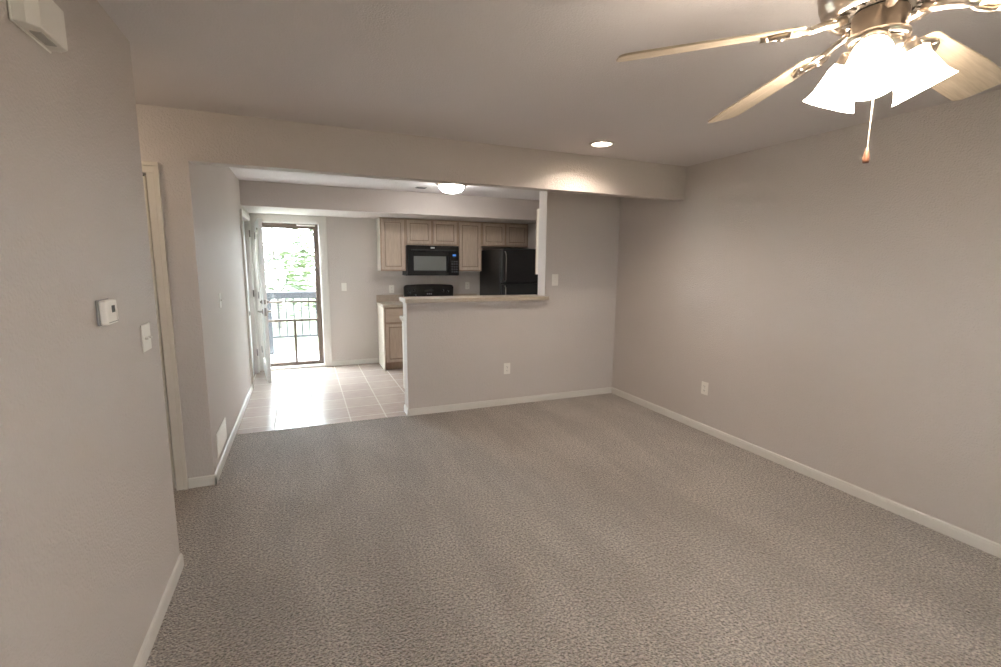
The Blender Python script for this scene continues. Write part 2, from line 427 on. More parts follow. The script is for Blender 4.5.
def knob(parent, x, y, z, s):
    M = Matrix.Translation((x, y, z)) @ Matrix.Rotation(-s * PI / 2, 4, 'X')
    MB().lathe([(0, 0), (.032, 0), (.032, .006), (.014, .010), (.012, .03), (.02, .036), (.029, .048), (.028, .060), (.018, .068), (0, .07)], 20, M).obj('door_knob', DARKMETAL, parent)
# door 1: hall door, closed
d1 = thing('door_1', 'cream painted hall door mostly hidden behind the left wall', 'door', (DX0 + .003, Y2 + .04, .006), kind='structure')
W1 = DX1 - DX0 - .012
panel_leaf(MB(), W1, 2.028, .035, six(W1)).obj('door_leaf', CREAM, d1)
knob(d1, W1 - .33, -.037, .93, -1)
for z in (.22, 1.0, 1.82): MB().cyl((-.002, -.04, z), (-.002, -.04, z + .09), .006).obj('hinge', DARKMETAL, d1)
MB().box(W1 - .036, W1 - .004, -.041, -.030, 2.020, 2.029, .001, 1).obj('door_catch', SLOT, d1)
# door 2: closed door in the kitchen's left wall
d2 = thing('door_2', 'white door on the kitchen left wall behind the open outside door', 'door', (XK - .045, D2Y1 - .005, 0), rz=-PI / 2, kind='structure')
W2 = D2Y1 - D2Y0 - .01
panel_leaf(MB(), W2, 2.03, .035, six(W2)).obj('door_leaf', DOORP, d2)
knob(d2, W2 - .06, .0, .90, 1)
for z in (.25, 1.05, 1.83): MB().cyl((.008, .055, z), (.008, .055, z + .09), .008).obj('hinge', DARKMETAL, d2)
# door 3: outside door swung inward
hx, hy = -.560, 7.235
ang = math.atan2(6.42 - hy, -.462 - hx)
d3 = thing('door_3', 'white outside door with a full glass pane swung open into the kitchen', 'door', (hx, hy, .012), rz=ang, kind='structure')
W3 = .80; T3 = .045
mb = MB().box(0, .11, 0, T3, 0, 2.02, .003, 1).box(W3 - .115, W3, 0, T3, 0, 2.02, .003, 1).box(.11, W3 - .115, 0, T3, 0, .19, .002, 1).box(.11, W3 - .115, 0, T3, 1.88, 2.02, .002, 1)
mb.obj('door_leaf', DOORP, d3)
MB().box(.11, W3 - .115, T3 / 2 - .006, T3 / 2 + .006, .19, 1.88).obj('glass_pane', PANE, d3)
mb = MB()
for ya, yb in ((-.008, .012), (T3 - .012, T3 + .008)):
    mb.box(.105, .125, ya, yb, .20, 1.87, .003, 1).box(W3 - .13, W3 - .11, ya, yb, .20, 1.87, .003, 1).box(.105, W3 - .11, ya, yb, .18, .20, .003, 1).box(.105, W3 - .11, ya, yb, 1.87, 1.89, .003, 1)
mb.obj('glazing_bead', TRIM, d3)
def lever(parent, s):
    y0 = -.001 if s < 0 else T3 + .001
    h = MB(); M = Matrix.Translation((W3 - .06, y0, .89)) @ Matrix.Rotation(-s * PI / 2, 4, 'X')
    h.lathe([(0, 0), (.03, 0), (.03, .008), (.012, .014), (.011, .045), (0, .05)], 18, M)
    yy = y0 + s * .045
    h.tube([(W3 - .06, yy, .89), (W3 - .085, yy + s * .004, .892), (W3 - .13, yy + s * .003, .89), (W3 - .165, yy - s * .002, .888)], [.010, .010, .009, .007])
    h.obj('lever_handle', DARKMETAL, parent)
lever(d3, -1); lever(d3, 1)
for s in (-1, 1):
    y0 = -.001 if s < 0 else T3 + .001
    MB().lathe([(0, 0), (.03, 0), (.028, .010), (.016, .014), (.014, .026), (0, .027)], 18, Matrix.Translation((W3 - .06, y0, 1.01)) @ Matrix.Rotation(-s * PI / 2, 4, 'X')).obj('deadbolt', DARKMETAL, d3)
MB().box(W3 - .001, W3 + .002, .010, .035, .84, .94, .001, 1).obj('latch_plate', DARKMETAL, d3)
MB().box(W3 - .001, W3 + .002, .010, .035, .985, 1.04, .001, 1).obj('latch_plate', DARKMETAL, d3)
for z in (.25, 1.0, 1.8): MB().cyl((-.008, -.004, z), (-.008, -.004, z + .09), .008).obj('hinge', DARKMETAL, d3)
MB().lathe([(0, 0), (.012, 0), (.012, .012), (0, .014)], 14, Matrix.Translation((.66, -.001, 1.90)) @ Matrix.Rotation(PI / 2, 4, 'X')).obj('peg', DARKMETAL, d3)
# door 4: brown storm door with glass
SX0, SX1, SZ0, SZ1 = EX0 + .02, EX1 - .02, .028, 2.045
d4 = thing('door_4', 'brown framed glass storm door closed across the outside doorway', 'storm door', (SX0, Y4 + .085, SZ0), kind='structure')
sw, sh = SX1 - SX0, SZ1 - SZ0
mb = MB().box(0, .05, 0, .03, 0, sh, .004, 1).box(sw - .07, sw, 0, .03, 0, sh, .004, 1).box(.05, sw - .07, 0, .03, sh - .07, sh, .004, 1).box(.05, sw - .07, 0, .03, 0, .05, .004, 1)
mb.obj('frame', BRONZE, d4)
MB().box(.05, sw - .055, -.004, .026, .64, .672, .003, 1).obj('cross_bar', BRONZE, d4)
MB().box(.05, sw - .055, -.006, .024, .91, .935, .003, 1).obj('push_bar', BRONZE, d4)
MB().box(.395, .43, -.004, .026, .05, .64, .003, 1).obj('centre_bar', BRONZE, d4)
MB().box(.05, sw - .055, .010, .014, .935, sh - .05).obj('pane', PANE, d4)
MB().box(.05, sw - .055, .010, .014, .672, .91).obj('pane', PANE, d4)
MB().box(.05, .395, .010, .014, .05, .64).obj('pane', PANE, d4)
MB().box(.43, sw - .055, .010, .014, .05, .64).obj('pane', PANE, d4)
MB().cyl((.5, -.02, sh - .02), (.74, -.02, sh - .02), .013).obj('door_closer', TRIM, d4)

# ================================================================== BAR TOP
def rrect(x0, x1, y0, y1, r, n=5, corners=(1, 1, 1, 1)):
    pts = []
    for (cx, cy, a0, on) in ((x1 - r, y1 - r, 0, corners[0]), (x0 + r, y1 - r, 90, corners[1]), (x0 + r, y0 + r, 180, corners[2]), (x1 - r, y0 + r, 270, corners[3])):
        if not on:
            sx = x1 if cx > (x0 + x1) / 2 else x0; sy = y1 if cy > (y0 + y1) / 2 else y0
            pts.append((sx, sy)); continue
        for k in range(n + 1):
            a = math.radians(a0 + 90 * k / n); pts.append((cx + r * math.cos(a), cy + r * math.sin(a)))
    return pts
o = MB().prism(rrect(XH - .03, XJ + .012, Y3 - .095, Y3 - .002, .02, 4, (0, 0, 1, 1)), ZBAR - .04, ZBAR, .004).prism([(XH - .03, Y3 - .0015), (XJ - .003, Y3 - .0015), (XJ - .003, Y3 + TP + .05), (XH - .03, Y3 + TP + .05)], ZBAR - .04, ZBAR, .004).obj('bar_top', LAM)
tag(o, 'beige speckled laminate bar top capping the half wall', 'countertop')

# ================================================================== KITCHEN CABINETS
def door_panel(mb, x0, x1, z0, z1, y, th=.019, fr=.040):
    """frame and flat recessed panel, front at y-th, back at y"""
    mb.box(x0, x0 + fr, y - th, y, z0, z1, .003, 2).box(x1 - fr, x1, y - th, y, z0, z1, .003, 2)
    mb.box(x0 + fr, x1 - fr, y - th, y, z0, z0 + fr, .003, 2).box(x0 + fr, x1 - fr, y - th, y, z1 - fr, z1, .003, 2)
    mb.box(x0 + fr + .010, x1 - fr - .010, y - .014, y - .004, z0 + fr + .010, z1 - fr - .010, .004, 1)
    mb.inset = (x0 + fr - .002, x1 - fr + .002, y - .006, y - .0005, z0 + fr - .002, z1 - fr + .002)
    return mb
def cab_door(parent, *a):
    mb = door_panel(MB(), *a); ins = mb.inset
    d = mb.obj('door', OAK, parent)
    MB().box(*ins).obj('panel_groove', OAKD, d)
    return d
YU = 6.948      # front of upper carcasses
def upper(label, x0, x1, z0, z1, n):
    cx = (x0 + x1) / 2
    tn = thing('wall_cabinet', label, 'cabinet', (cx, YU, z0), group='kitchen wall cabinets')
    hw = (x1 - x0) / 2; h = z1 - z0; dp = Y4 - YU
    MB().box(-hw, hw, .018, dp - .002, 0, h - .004, .001, 1).obj('body', ENDPANEL, tn)
    ff = MB(); st = .032
    ff.box(-hw, -hw + st, 0, .018, 0, h - .004).box(hw - st, hw, 0, .018, 0, h - .004).box(-hw + st, hw - st, 0, .018, 0, st).box(-hw + st, hw - st, 0, .018, h - .004 - st, h - .004)
    if n == 2: ff.box(-.025, .025, 0, .018, st, h - .004 - st)
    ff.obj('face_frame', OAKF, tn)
    g = .022
    if n == 1: cab_door(tn, -hw + g, hw - g, g, h - g - .004, -.001)
    else:
        cab_door(tn, -hw + g, -.018, g, h - g - .004, -.001)
        cab_door(tn, .018, hw - g, g, h - g - .004, -.001)
    return tn
ZU = ZBB
upper('tall pale oak wall cabinet left of the microwave', 1.04, 1.40, 1.40, ZU, 1)
upper('two door pale oak wall cabinet right above the microwave', 1.401, 2.19, 1.775, ZU, 2)
upper('tall pale oak wall cabinet between the microwave and fridge', 2.191, 2.575, 1.40, ZU, 1)
upper('two door pale oak wall cabinet above the black fridge', 2.576, 3.367, 1.785, ZU, 2)
# cabinet on the back of the partition, only its edge shows
tn = thing('wall_cabinet', 'cream edged cabinet hung behind the full height wall end', 'cabinet', (2.95, Y3 + TP, 1.40), group='kitchen wall cabinets')
MB().box(-.40, .41, .002, .29, 0, ZU - 1.40, .002, 1).obj('body', ENDPANEL, tn)
MB().box(-.40, .41, .29, .308, 0, ZU - 1.40, .001, 1).obj('face_frame', OAKF, tn)
for a, b_ in ((-.385, -.005), (.012, .39)):
    oo = cab_door(tn, a, b_, .02, ZU - 1.42, 0); oo.rotation_euler = (0, 0, PI); oo.location = (0.005, .309, 0)

YBF = 6.69     # front of base carcasses
ZW = .94
def base_cab(label, x0, x1):
    cx = (x0 + x1) / 2; hw = (x1 - x0) / 2
    tn = thing('base_cabinet', label, 'cabinet', (cx, YBF, -.006), group='kitchen base cabinets')
    dp = Y4 - YBF - .002
    MB().box(-hw, hw, .02, dp, .1, ZW - .038, .001, 1).box(-hw, hw, .075, dp, 0, .1).obj('body', OAKF, tn)
    MB().box(-hw - .001, -hw + .015, 0, dp, 0, ZW - .038, .001, 1).obj('end_panel', ENDPANEL, tn)
    MB().box(-hw + .015, hw, .06, .074, 0, .1).obj('toe_kick', OAKF, tn)
    ff = MB(); st = .03
    ff.box(-hw + .015, -hw + .015 + st, 0, .02, .1, ZW - .038).box(hw - st, hw, 0, .02, .1, ZW - .038).box(-hw + .015, hw, 0, .02, ZW - .038 - st, ZW - .038).box(-hw + .015, hw, 0, .02, .1, .1 + st).box(-hw + .015, hw, 0, .02, .66, .69)
    ff.obj('face_frame', OAKF, tn)
    MB().box(-hw + .03, hw - .015, -.02, -.001, .695, ZW - .055, .005, 2).obj('drawer', OAKH, tn)
    cab_door(tn, -hw + .03, hw - .015, .12, .665, -.001)
    return tn
base_cab('pale oak base cabinet with white end panel left of the range', 1.02, 1.405)
base_cab('pale oak base cabinet between the range and the fridge', 2.205, 2.60)
def worktop(label, x0, x1):
    tn = thing('worktop', label, 'countertop', ((x0 + x1) / 2, YBF, ZW - .038 - .006), group='kitchen worktops')
    hw = (x1 - x0) / 2; dp = Y4 - YBF - .002
    MB().prism(rrect(-hw, hw, -.03, dp, .012, 3, (0, 0, 1, 1)), .001, .04, .005).obj('slab', LAM, tn)
    MB().box(-hw, hw, dp - .02, dp, .04, .14, .004, 2).obj('backsplash', LAM, tn)
worktop('short beige worktop with backsplash left of the black range', 1.008, 1.412)
worktop('short beige worktop between the range and the fridge', 2.20, 2.605)
# peninsula run behind the half wall: its worktop pokes out past the wall end
tn = thing('base_cabinet', 'base cabinet run hidden behind the half wall', 'cabinet', (1.72, Y3 + TP, -.006), group='kitchen base cabinets')
PW = .705
MB().box(-PW, PW, .002, .57, .1, .888, .001, 1).box(-PW, PW, .002, .50, 0, .1).obj('body', ENDPANEL, tn)
for k in range(4):
    a = -PW + .01 + k * .35
    oo = cab_door(tn, -.17, .17, .12, .70, 0); oo.rotation_euler = (0, 0, PI); oo.location = (a + .17, .571, 0)
    MB().box(a, a + .34, .571, .59, .72, .87, .004, 1).obj('drawer', OAKH, tn)
o = MB().prism(rrect(.993, XJ, Y3 + TP + .003, Y3 + TP + .62, .02, 4, (1, 1, 0, 0)), .8835, .925, .006).obj('worktop', LAM)
tag(o, 'beige worktop behind the half wall, its corner showing past the wall end', 'countertop', 'kitchen worktops')

# ================================================================== MICROWAVE
MX0, MX1, MZ0, MZ1, MY = 1.408, 2.182, 1.335, 1.772, 6.885
mw = thing('microwave', 'black over-the-range microwave hung under the small wall cabinet', 'microwave', ((MX0 + MX1) / 2, MY, MZ0))
hw = (MX1 - MX0) / 2; H = MZ1 - MZ0
MB().box(-hw, hw, 0, Y4 - MY - .003, 0, H, .004, 1).box(-hw - .02, -hw + .1, .02, .3, .0, .012, .002, 1).obj('body', BLACKM, mw)
MB().box(-hw, hw, -.022, -.0005, H - .085, H - .001, .006, 2).obj('vent_panel', BLACK, mw)
dm = MB(); DXR = hw - .155
dm.box(-hw, -hw + .09, -.03, -.0005, .004, H - .088, .006, 2).box(DXR - .045, DXR, -.03, -.0005, .004, H - .088, .006, 2).box(-hw + .09, DXR - .045, -.03, -.0005, .004, .075, .004, 2).box(-hw + .09, DXR - .045, -.03, -.0005, H - .155, H - .088, .004, 2)
md = dm.obj('door', BLACK, mw)
MB().box(-hw + .088, DXR - .044, -.024, -.004, .07, H - .15).obj('window', MWIN, md)
MB().tube([(DXR - .022, -.03, .05), (DXR - .022, -.052, .08), (DXR - .022, -.056, H / 2 - .05), (DXR - .022, -.052, H - .17), (DXR - .022, -.03, H - .14)], .009).obj('handle', BLACK, md)
cp = MB().box(DXR + .004, hw, -.028, -.0005, .004, H - .088, .006, 2).obj('control_panel', BLACK, mw)
MB().box(DXR + .055, DXR + .108, -.0295, -.027, H - .150, H - .122).obj('display', BLUE, cp)
for r in range(5):
    for c_ in range(3):
        MB().box(DXR + .035 + c_ * .036, DXR + .062 + c_ * .036, -.0295, -.027, .045 + r * .038, .068 + r * .038, .001, 1).obj('button', KEYS, cp)
MB().box(-.045, .015, -.0245, -.021, H - .042, H - .022, .002, 1).obj('badge', GREYMARK, mw)
MB().box(-hw + .05, hw - .05, -.0235, -.021, H - .075, H - .070).box(-hw + .05, hw - .05, -.0235, -.021, H - .063, H - .058).obj('vent_slots', SLOT, mw)

# ================================================================== RANGE
RX0, RX1, RY = 1.418, 2.195, 6.62
rg = thing('range', 'black electric cooking range below the microwave, mostly behind the half wall', 'stove', ((RX0 + RX1) / 2, RY, -.006))
hw = (RX1 - RX0) / 2; RD = Y4 - RY - .005
MB().box(-hw, hw, .02, RD, .06, .90, .004, 1).box(-hw + .03, hw - .03, .06, RD, 0, .06).obj('body', BLACKM, rg)
MB().box(-hw - .003, hw + .003, -.012, RD - .07, .90, .925, .006, 2).obj('cooktop', BLACK, rg)
for bx, by, r in ((-.19, .14, .095), (.19, .14, .075), (-.19, .42, .075), (.19, .42, .095)):
    m_ = MB()
    for q in range(4): m_.tube([(bx + r * (.28 + .22 * q) * math.cos(a), by + r * (.28 + .22 * q) * math.sin(a), .934) for a in [2 * PI * i / 28 for i in range(28)]], .0045, 6, True)
    m_.lathe([(r * 1.12, .925), (r * 1.2, .929), (r * 1.22, .925)], 28, Matrix.Translation((bx, by, 0)))
    m_.obj('burner', BLACKM, rg)
poly = [(-hw + .02, .925), (hw - .02, .925), (hw - .005, .95), (hw + .002, 1.15), (hw - .01, 1.178), (hw - .04, 1.19)]
for k in range(1, 12): 
    u = 1 - 2 * k / 12; poly.append(((hw - .04) * u, 1.19 + .010 * (1 - u * u)))
poly += [(-hw + .04, 1.19), (-hw + .01, 1.178), (-hw - .002, 1.15), (-hw + .005, .95)]
Mx = Matrix.Translation((0, RD, 0)) @ Matrix.Rotation(PI / 2, 4, 'X')
bgd = MB().prism(poly, .004, .062, .006, 2, Mx).obj('backguard', BLACK, rg)
yf = RD - .062
for kx, kz in ((-.31, 1.07), (-.235, 1.11), (-.22, 1.03), (.22, 1.10), (.30, 1.08)):
    kb = MB().lathe([(0, 0), (.024, 0), (.022, .008), (.017, .012), (.015, .026), (0, .028)], 20, Matrix.Translation((kx, yf, kz)) @ Matrix.Rotation(PI / 2, 4, 'X')).obj('knob', BLACKM, bgd)
    MB().box(kx - .003, kx + .003, yf - .030, yf - .027, kz - .002, kz + .015).obj('knob_mark', GREYMARK, kb)
MB().box(-.075, .075, yf - .004, yf + .001, 1.085, 1.13, .002, 1).obj('clock', BGLASS, bgd)
for k in range(3): MB().box(-.04 + k * .03, -.02 + k * .03, yf - .004, yf + .001, 1.045, 1.055, .001, 1).obj('button', GREYMARK, bgd)
od = MB().box(-hw + .005, hw - .005, -.02, .018, .23, .885, .006, 2).obj('oven_door', BLACK, rg)
MB().box(-hw + .12, hw - .12, -.023, -.018, .38, .70, .002, 1).obj('window', BGLASS, od)
MB().tube([(-hw + .07, -.02, .81), (-hw + .075, -.05, .815), (0, -.058, .818), (hw - .075, -.05, .815), (hw - .07, -.02, .81)], .011).obj('handle', BLACK, od)
MB().box(-hw + .005, hw - .005, -.018, .018, .065, .222, .006, 2).obj('drawer', BLACK, rg)

# ================================================================== FRIDGE
FX0, FX1, FY, FZ = 2.64, 3.345, 6.25, 1.742
fr = thing('fridge', 'tall black top-freezer fridge beside the right kitchen wall', 'fridge', ((FX0 + FX1) / 2, FY, -.006))
hw = (FX1 - FX0) / 2
MB().box(-hw, hw, .075, Y4 - FY - .06, .03, FZ - .01, .008, 2).box(-hw + .02, hw - .02, .09, .2, 0, .03).box(-hw + .02, hw - .02, .6, .7, 0, .03).obj('body', BLACKF, fr)
fz = MB().box(-hw, hw, 0, .07, 1.252, FZ, .012, 3).obj('freezer_door', BLACKF, fr)
fd = MB().box(-hw, hw, 0, .07, .10, 1.238, .012, 3).obj('fridge_door', BLACKF, fr)
MB().box(-hw + .01, hw - .01, .03, .09, .02, .092, .004, 1).obj('kick_grille', BLACKM, fr)
hxx = -hw + .035
MB().tube([(hxx, 0, 1.27), (hxx, -.035, 1.30), (hxx - .006, -.05, 1.42), (hxx, -.045, 1.60), (hxx, -.03, 1.66), (hxx, 0, 1.70)], .0075).obj('handle', DARKMETAL, fz)
MB().tube([(hxx, 0, 1.215), (hxx, -.035, 1.19), (hxx - .006, -.05, 1.05), (hxx, -.045, .78), (hxx, -.03, .70), (hxx, 0, .67)], .0075).obj('handle', DARKMETAL, fd)
MB().box(hw - .09, hw - .01, .005, .1, FZ, FZ + .018, .004, 1).obj('hinge_cover', BLACKM, fr)

# ================================================================== SWITCHES, OUTLETS, VENTS
# built facing -y at origin (local: x right, z up), rotated into place
def plate(name, label, cat, kind, loc, rz, group, wd=.072, ht=.117):
    tn = thing(name, label, cat, loc, rz, group)
    MB().box(-wd / 2, wd / 2, -.006, -.0005, -ht / 2, ht / 2, .003, 2).obj('cover_plate', PLASTIC, tn)
    if kind == 'outlet':
        for s in (-1, 1):
            rc = MB().prism([(.017 * math.cos(a) , max(-.0135, min(.0135, .0175 * math.sin(a)))) for a in [2 * PI * i / 20 for i in range(20)]], .005, .009, 0, 1, Matrix.Translation((0, 0, s * .0205)) @ Matrix.Rotation(PI / 2, 4, 'X')).obj('receptacle', PLASTIC, tn)
            MB().box(-.0085, -.006, -.0095, -.0085, s * .0205 - .003, s * .0205 + .006).box(.006, .0085, -.0095, -.0085, s * .0205 - .003, s * .0205 + .005).cyl((0, -.0095, s * .0205 - .008), (0, -.0085, s * .0205 - .008), .0025, n=8).obj('slots', SLOT, rc)
        MB().cyl((0, -.0075, 0), (0, -.005, 0), .003, n=10).obj('screw', GREYMARK, tn)
    elif kind == 'toggle':
        MB().box(-.006, .006, -.008, -.005, -.013, .013, .001, 1).obj('collar', PLASTIC, tn)
        MB().box(-.0045, .0045, -.019, -.005, .0, .009, .002, 1).obj('toggle', PLASTIC, tn)
        for s in (-1, 1): MB().cyl((0, -.0075, s * .03), (0, -.005, s * .03), .003, n=10).obj('screw', GREYMARK, tn)
    elif kind == 'double':
        for c_ in (-.023, .023):
            MB().box(c_ - .0045, c_ + .0045, -.019, -.005, -.008, .003, .002, 1).obj('toggle', PLASTIC, tn)
    return tn
RL = -PI / 2 + PI    # plate turned to face +x
plate('light_switch', 'white double toggle switch on the near left wall below the thermostat', 'switch', 'double', (XL, 2.417, 1.197), PI / 2, 'light switches', .116, .115)
plate('light_switch', 'white toggle switch on the kitchen left wall above the vent', 'switch', 'toggle', (XK, 4.36, 1.205), PI / 2, 'light switches')
plate('light_switch', 'white toggle switch on the wall right of the bar opening', 'switch', 'toggle', (2.55, Y3, 1.352), 0, 'light switches', .078, .125)
plate('light_switch', 'white toggle switch on the back wall right of the outside door', 'switch', 'toggle', (.553, Y4, 1.16), 0, 'light switches')
plate('wall_outlet', 'white outlet low on the half wall below the bar', 'outlet', 'outlet', (1.99, Y3, .403), 0, 'wall outlets', .075, .12)
plate('wall_outlet', 'white outlet low on the long right wall', 'outlet', 'outlet', (XR, 3.165, .408), -PI / 2, 'wall outlets', .078, .118)
plate('wall_outlet', 'white outlet on the back wall above the left worktop', 'outlet', 'outlet', (1.24, Y4, 1.12), 0, 'wall outlets')
plate('wall_outlet', 'white outlet on the back wall between microwave and fridge', 'outlet', 'outlet', (2.45, Y4, 1.165), 0, 'wall outlets')

# thermostat on the near left wall
th = thing('thermostat', 'white digital thermostat on the near left wall', 'thermostat', (XL, 1.982, 1.348), PI / 2)
MB().box(-.052, .052, -.008, -.0005, -.043, .043, .003, 2).obj('wall_plate', GREYPL, th)
MB().box(-.049, .049, -.030, -.008, -.041, .041, .006, 3).obj('body', PLASTIC, th)
MB().box(-.006, .022, -.0312, -.029, -.002, .022, .001, 1).obj('screen', LCD, th)
MB().box(.032, .044, -.032, -.029, -.03, .008, .002, 1).obj('button', PLASTIC, th)
MB().box(-.042, .042, -.0312, -.029, -.034, -.032).obj('seam', GREYPL, th)

# door chime near the ceiling
dc = thing('door_chime', 'white door chime box high on the near left wall', 'chime', (XL, 1.718, 2.10), PI / 2)
MB().prism([(-.10, -.001), (-.094, -.030), (-.074, -.052), (.074, -.052), (.094, -.030), (.10, -.001)], .002, .108, .004, 2).obj('housing', PLASTIC, dc)
MB().box(-.103, .103, -.006, -.001, -.001, .111, .002, 1).obj('back_plate', PLASTIC, dc)
MB().box(-.045, .04, -.040, -.016, -.0005, .003).obj('sound_slot', CHIMEG, dc)

# wall vent
vt = thing('wall_vent', 'white louvered vent low on the kitchen left wall', 'vent', (XK, 3.93, .125), PI / 2)
vw, vh = .42, .175
mb = MB().box(-vw / 2, vw / 2, -.008, -.0005, 0, .02, .002, 1).box(-vw / 2, vw / 2, -.008, -.0005, vh - .02, vh, .002, 1).box(-vw / 2, -vw / 2 + .02, -.008, -.0005, .02, vh - .02, .002, 1).box(vw / 2 - .02, vw / 2, -.008, -.0005, .02, vh - .02, .002, 1)
mb.obj('frame', PLASTIC, vt)
mb = MB()
for k in range(9): mb.box(-vw / 2 + .018, vw / 2 - .018, -.0012, .0012, -.009, .009, 0, 1, Matrix.Translation((0, -.006, .03 + k * .0158)) @ Matrix.Rotation(math.radians(-35), 4, 'X'))
mb.obj('louvers', PLASTIC, vt)

# ceiling register in the kitchen
cr = thing('ceiling_register', 'small dark slotted register in the kitchen ceiling left of the dome light', 'vent', (1.40, 5.93, ZC))
MB().box(-.065, .065, -.05, .05, -.006, -.0005, .002, 1).obj('frame', GREYPL, cr)
mb = MB()
for k in range(5): mb.box(-.055, .055, -.036 + k * .016, -.027 + k * .016, -.0095, -.0075)
mb.obj('slots', SLOT, cr)

# ================================================================== CEILING LIGHTS
kl = thing('ceiling_light', 'glowing white dome light on the kitchen ceiling', 'ceiling light', (1.665, 5.52, ZC))
MB().lathe([(0, -.001), (.172, -.001), (.176, -.012), (.170, -.022), (.15, -.026)], 40).obj('rim', NICKEL, kl)
MB().lathe([(.152, -.020)] + [(.152 * math.cos(a), -.022 - .085 * math.sin(a)) for a in [PI / 2 * i / 12 for i in range(1, 12)]] + [(0, -.107)], 40).obj('dome', DOME, kl)
hl = thing('ceiling_light', 'warm glowing dome light on the hall ceiling, out of sight behind the left wall', 'ceiling light', (-1.45, 3.08, ZC))
MB().lathe([(0, -.001), (.142, -.001), (.146, -.012), (.140, -.022), (.12, -.026)], 40).obj('rim', NICKEL, hl)
MB().lathe([(.122, -.020)] + [(.122 * math.cos(a), -.022 - .070 * math.sin(a)) for a in [PI / 2 * i / 12 for i in range(1, 12)]] + [(0, -.092)], 40).obj('dome', HALLDOME, hl)
rl = thing('recessed_light', 'glowing recessed downlight in the ceiling in front of the header', 'ceiling light', (2.165, 3.20, ZC))
MB().lathe([(.098, -.001), (.098, -.006), (.078, -.010), (.074, -.006), (.066, -.003), (.0655, .045), (.0645, .075), (.063, .075)], 40).obj('trim_ring', TRIM, rl)
MB().lathe([(.0625, .055), (.0625, .048), (.045, .040), (0, .036)], 36).obj('lens', RECLENS, rl)
# hook at the very top of the frame
hk = MB().lathe([(0, 0), (.012, -.0005), (.012, -.003), (.004, -.006), (0, -.006)], 14, Matrix.Identity(4))
hk.tube([(0, 0, -.005), (0, 0, -.02)] + [(.013 * math.sin(a), 0, -.033 + .013 * math.cos(a)) for a in [PI * i / 10 for i in range(0, 16)]], .0022, 8)
tag(hk.obj('ceiling_hook', PLASTIC, None, (-.325, 1.985, ZC)), 'small white hook screwed into the ceiling near the left wall', 'hook')

# ================================================================== CEILING FAN
FC = (1.392, .838)
fan = thing('ceiling_fan', 'nickel ceiling fan with bleached wood blades and three glowing glass shades', 'ceiling fan', (FC[0], FC[1], ZC))
Z = lambda z: z - ZC
MB().lathe([(0, -.001), (.09, -.001), (.10, -.02), (.085, -.05), (.075, -.075), (.10, -.085), (.128, -.10), (.139, -.125), (.142, -.17), (.141, -.21), (.136, -.24), (.126, -.266), (.112, -.281), (.100, -.277), (.096, -.262), (0, -.250)], 48).obj('motor_housing', NICKEL, fan)
mb = MB().lathe([(.0, Z(2.189)), (.088, Z(2.189)), (.092, Z(2.182)), (.085, Z(2.172)), (0, Z(2.170))], 40)
for k in range(20):
    a = 2 * PI * k / 20
    mb.box(.07, .094, -.006, .006, Z(2.166), Z(2.178), .001, 1, Matrix.Rotation(a, 4, 'Z'))
mb.obj('vent_ring', DNICKEL, fan)
MB().lathe([(0, Z(2.1695)), (.055, Z(2.1695)), (.060, Z(2.164)), (.060, Z(2.118)), (.066, Z(2.114)), (.068, Z(2.104)), (.062, Z(2.098)), (.058, Z(2.096)), (0, Z(2.095))], 40).obj('switch_housing', NICKEL, fan)
MB().lathe([(0, Z(2.0955)), (.056, Z(2.0955)), (.060, Z(2.088)), (.056, Z(2.072)), (.040, Z(2.056)), (.02, Z(2.045)), (.008, Z(2.04)), (0, Z(2.038))], 36).obj('light_fitter', NICKEL, fan)
# blades: local x = outward
BZ = Z(2.155); PITCH = math.radians(-15)
def blade_mesh(parent, ang):
    R0, R1 = .20, .655
    b = MB(); pts = []
    n = 10
    def half(u):   # half width along the blade
        return .050 + .018 * min(1, u * 1.6)
    up = [(R0 + (R1 - R0 - .03) * k / n, half(k / n)) for k in range(n + 1)]
    tip = [(R1 - .03 + .03 * math.sin(a), .068 * (.45 + .55 * math.cos(a))) for a in [PI / 2 * i / 6 for i in range(1, 7)]]
    tip = [(x, y) for x, y in tip]
    outline = up + tip + [(x, -y) for x, y in reversed(tip)] + [(x, -y) for x, y in reversed(up)]
    inner = [(R0 - .018 * math.cos(a), -.050 * math.sin(a)) for a in [-PI / 2 + PI * i / 6 for i in range(1, 6)]]
    inner = [(x, -y) for x, y in inner]
    outline = outline + [(x, y) for x, y in inner]
    b.prism(outline, -.003, .003, .0015, 1)
    o = b.obj('blade', BLADE, parent)
    M = Matrix.Rotation(ang, 4, 'Z') @ Matrix.Translation((0, 0, BZ)) @ Matrix.Rotation(math.radians(5.8), 4, 'Y') @ Matrix.Rotation(PITCH, 4, 'X')
    o.matrix_local = M
    # blade iron: forked scroll bracket
    k = MB()
    zi = Z(2.163) - BZ
    k.tube([(.080, 0, zi), (.105, 0, zi - .006), (.130, 0, .001), (.155, 0, -.004), (.185, 0, -.008)], [.011, .011, .010, .010, .009], 8)
    for s in (-1, 1):
        k.tube([(.165, 0, -.002), (.18, s * .018, -.008), (.205, s * .032, -.009), (.235, s * .030, -.009), (.255, s * .018, -.009), (.27, 0, -.009)], .0065, 8)
        k.cyl((.225, s * .031, -.016), (.225, s * .031, .004), .009, n=12)
    k.tube([(.18, 0, -.008), (.22, 0, -.009), (.275, 0, -.009)], [.008, .006, .006], 8)
    k.cyl((.275, 0, -.016), (.275, 0, .004), .011, n=12)
    k.obj('blade_iron', NICKEL, o)
TH0 = math.radians(77)
for k in range(5): blade_mesh(fan, TH0 + k * 2 * PI / 5)
